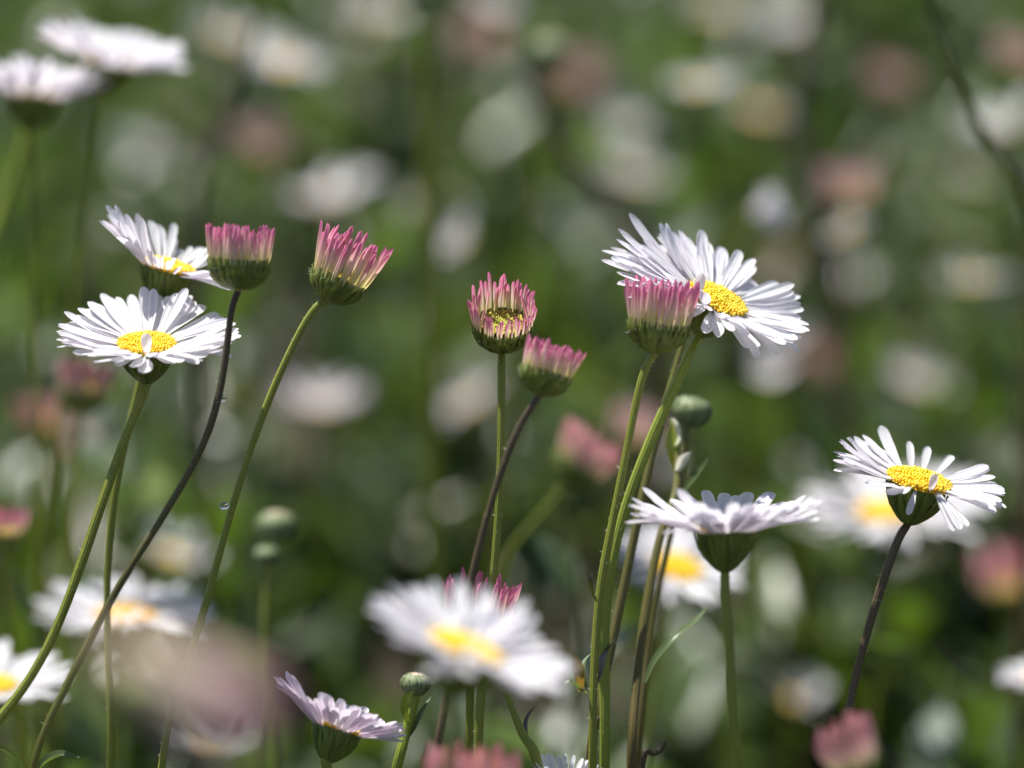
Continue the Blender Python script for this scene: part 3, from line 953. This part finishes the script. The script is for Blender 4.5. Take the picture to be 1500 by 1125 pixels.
# ------------------------------------------------------------ water beads
def drop(label, px, py, dz, rpx):
    import bmesh
    bm = bmesh.new()
    bmesh.ops.create_uvsphere(bm, u_segments=20, v_segments=14, radius=px2m(rpx))
    for v in bm.verts:
        v.co.z *= .9
        v.co.x *= 1.12 + .15 * (v.co.x > 0)
    me = bpy.data.meshes.new('water_drop')
    bm.to_mesh(me)
    bm.free()
    me.materials.append(M['water'])
    me.polygons.foreach_set('use_smooth', [True] * len(me.polygons))
    o_ = link('water_drop', me, None, Matrix.Translation(P(px, py, dz)))
    tag(o_, label, 'water drop')


drop('round clear water bead clinging to the left of a green stem', 328, 741, -0.002, 6.5)
drop('tiny water bead on the dark curved stem of the deep pink flower', 326, 584, -0.006, 5)


# ------------------------------------------------------------ ground and foliage
def terrain(x, y):
    return 0.0 * x


me = mesh('ground', [(-80, -80, 0), (80, -80, 0), (80, 80, 0), (-80, 80, 0)], [(0, 1, 2, 3)], [M['soil']])
g = link('ground', me)
g['kind'] = 'structure'


def foliage(name, n_sprigs, area, hfun, leaf_len, leaf_w, seed, material, label=None, nl=(7, 13)):
    r = np.random.default_rng(seed)
    LV, LF = [], []
    nv = 6
    v = np.linspace(0, 1, nv + 1)
    wv = np.clip(np.sin(np.clip(v * 1.15 + .1, 0, 1) * np.pi) ** .7, .05, 1)
    wv[-1] = .04
    tx = np.stack([-wv / 2, 0 * wv, wv / 2], 1)
    tpl_x = tx.ravel()
    tpl_v = np.repeat(v, 3)
    tpl_fold = np.tile([.22, 0, .22], nv + 1) * np.repeat(wv, 3)
    tf = []
    for j in range(nv):
        for i in range(2):
            a = j * 3 + i
            tf.append((a, a + 1, a + 4, a + 3))
    tf = np.array(tf)
    allv, allf, off = [], [], 0
    for k in range(n_sprigs):
        x, y = area(r)
        h = hfun(x, y) * r.uniform(.55, 1.12)
        lean = np.array([r.normal(0, .22), r.normal(0, .22), 1.0])
        lean /= np.linalg.norm(lean)
        base = np.array([x, y, 0.0])
        # sprig stem (a thin four-sided prism)
        top = base + lean * h
        rr = r.uniform(.0004, .0008)
        q = np.array([[1, 0, 0], [0, 1, 0], [-1, 0, 0], [0, -1, 0]]) * rr
        allv.append(np.vstack([base + q, base + (top - base) * .5 + q * .9 + r.normal(0, .002, 3), top + q * .5]))
        f4 = []
        for j in range(2):
            for i in range(4):
                f4.append((j * 4 + i, j * 4 + (i + 1) % 4, j * 4 + 4 + (i + 1) % 4, j * 4 + 4 + i))
        allf.append(np.array(f4) + off)
        off += 12
        m_ = r.integers(*nl)
        a0 = r.uniform(0, 6.28)
        for i in range(m_):
            f = .3 + .7 * (i + .5) / m_
            p0 = base + (top - base) * f
            az = a0 + i * 2.4 + r.normal(0, .3)
            el = r.uniform(.15, 1.1) if f < .85 else r.uniform(.7, 1.4)
            ll = leaf_len * r.uniform(.55, 1.25) * (1.1 - .45 * f)
            lw = leaf_w * r.uniform(.7, 1.35)
            d = np.array([np.cos(az) * np.cos(el), np.sin(az) * np.cos(el), np.sin(el)])
            s = np.array([-np.sin(az), np.cos(az), r.normal(0, .35)])
            s /= np.linalg.norm(s)
            n_ = np.cross(s, d)
            bend = r.uniform(-.35, .15)
            pts = p0 + np.outer(tpl_v * ll, d) + np.outer(tpl_x * lw, s) + np.outer(tpl_fold * lw - 0 + bend * ll * tpl_v ** 2 * -1 * -1, -n_ if n_[2] < 0 else n_)
            allv.append(pts)
            allf.append(tf + off)
            off += len(pts)
    Vv = np.vstack(allv).astype(np.float32)
    Ff = np.vstack(allf).astype(np.int32)
    me = bpy.data.meshes.new(name)
    me.vertices.add(len(Vv))
    me.vertices.foreach_set('co', Vv.ravel())
    me.loops.add(Ff.size)
    me.loops.foreach_set('vertex_index', Ff.ravel())
    me.polygons.add(len(Ff))
    me.polygons.foreach_set('loop_start', np.arange(0, Ff.size, 4, dtype=np.int32))
    me.polygons.foreach_set('loop_total', np.full(len(Ff), 4, dtype=np.int32))
    me.polygons.foreach_set('use_smooth', np.ones(len(Ff), dtype=bool))
    me.materials.append(material)
    me.update()
    me.validate()
    o_ = link(name, me)
    o_['kind'] = 'stuff'
    if label:
        o_['label'] = label
    return o_


def area_all(r):
    while True:
        y = -0.06 + 1.75 * r.random() ** 1.15
        hw = 0.16 + (y + .4) * 0.22
        x = r.uniform(-hw, hw)
        # open gaps between the clumps
        if math.sin(x * 41 + y * 13 + 1) + math.sin(y * 29 - x * 17) + .8 * math.sin(x * 83 - y * 37) > -0.45 or r.random() < .07:
            return x, y


def h_all(x, y):
    base = 0.05 + 0.085 * min(max((y - .1) / .9, 0), 1)
    return base * (1 + .3 * math.sin(x * 31 + 2) * math.sin(y * 23 + x * 9) + .2 * math.sin(x * 67 + y * 41))


foliage('ground_foliage', 2900, area_all, h_all, 0.03, 0.0085, 5, M['foliage'], 'dense low mat of narrow green leaves filling the bed')


def area_tall(r):
    y = 0.04 + 1.4 * r.random() ** 1.2
    hw = 0.1 + (y + .4) * 0.2
    return r.uniform(-hw, hw), y


foliage('wild_stems', 150, area_tall, lambda x, y: 0.098 + .075 * min(y, 1), 0.03, 0.006, 9, M['foliage'], 'thin leafy shoots standing above the low green mat', nl=(4, 8))
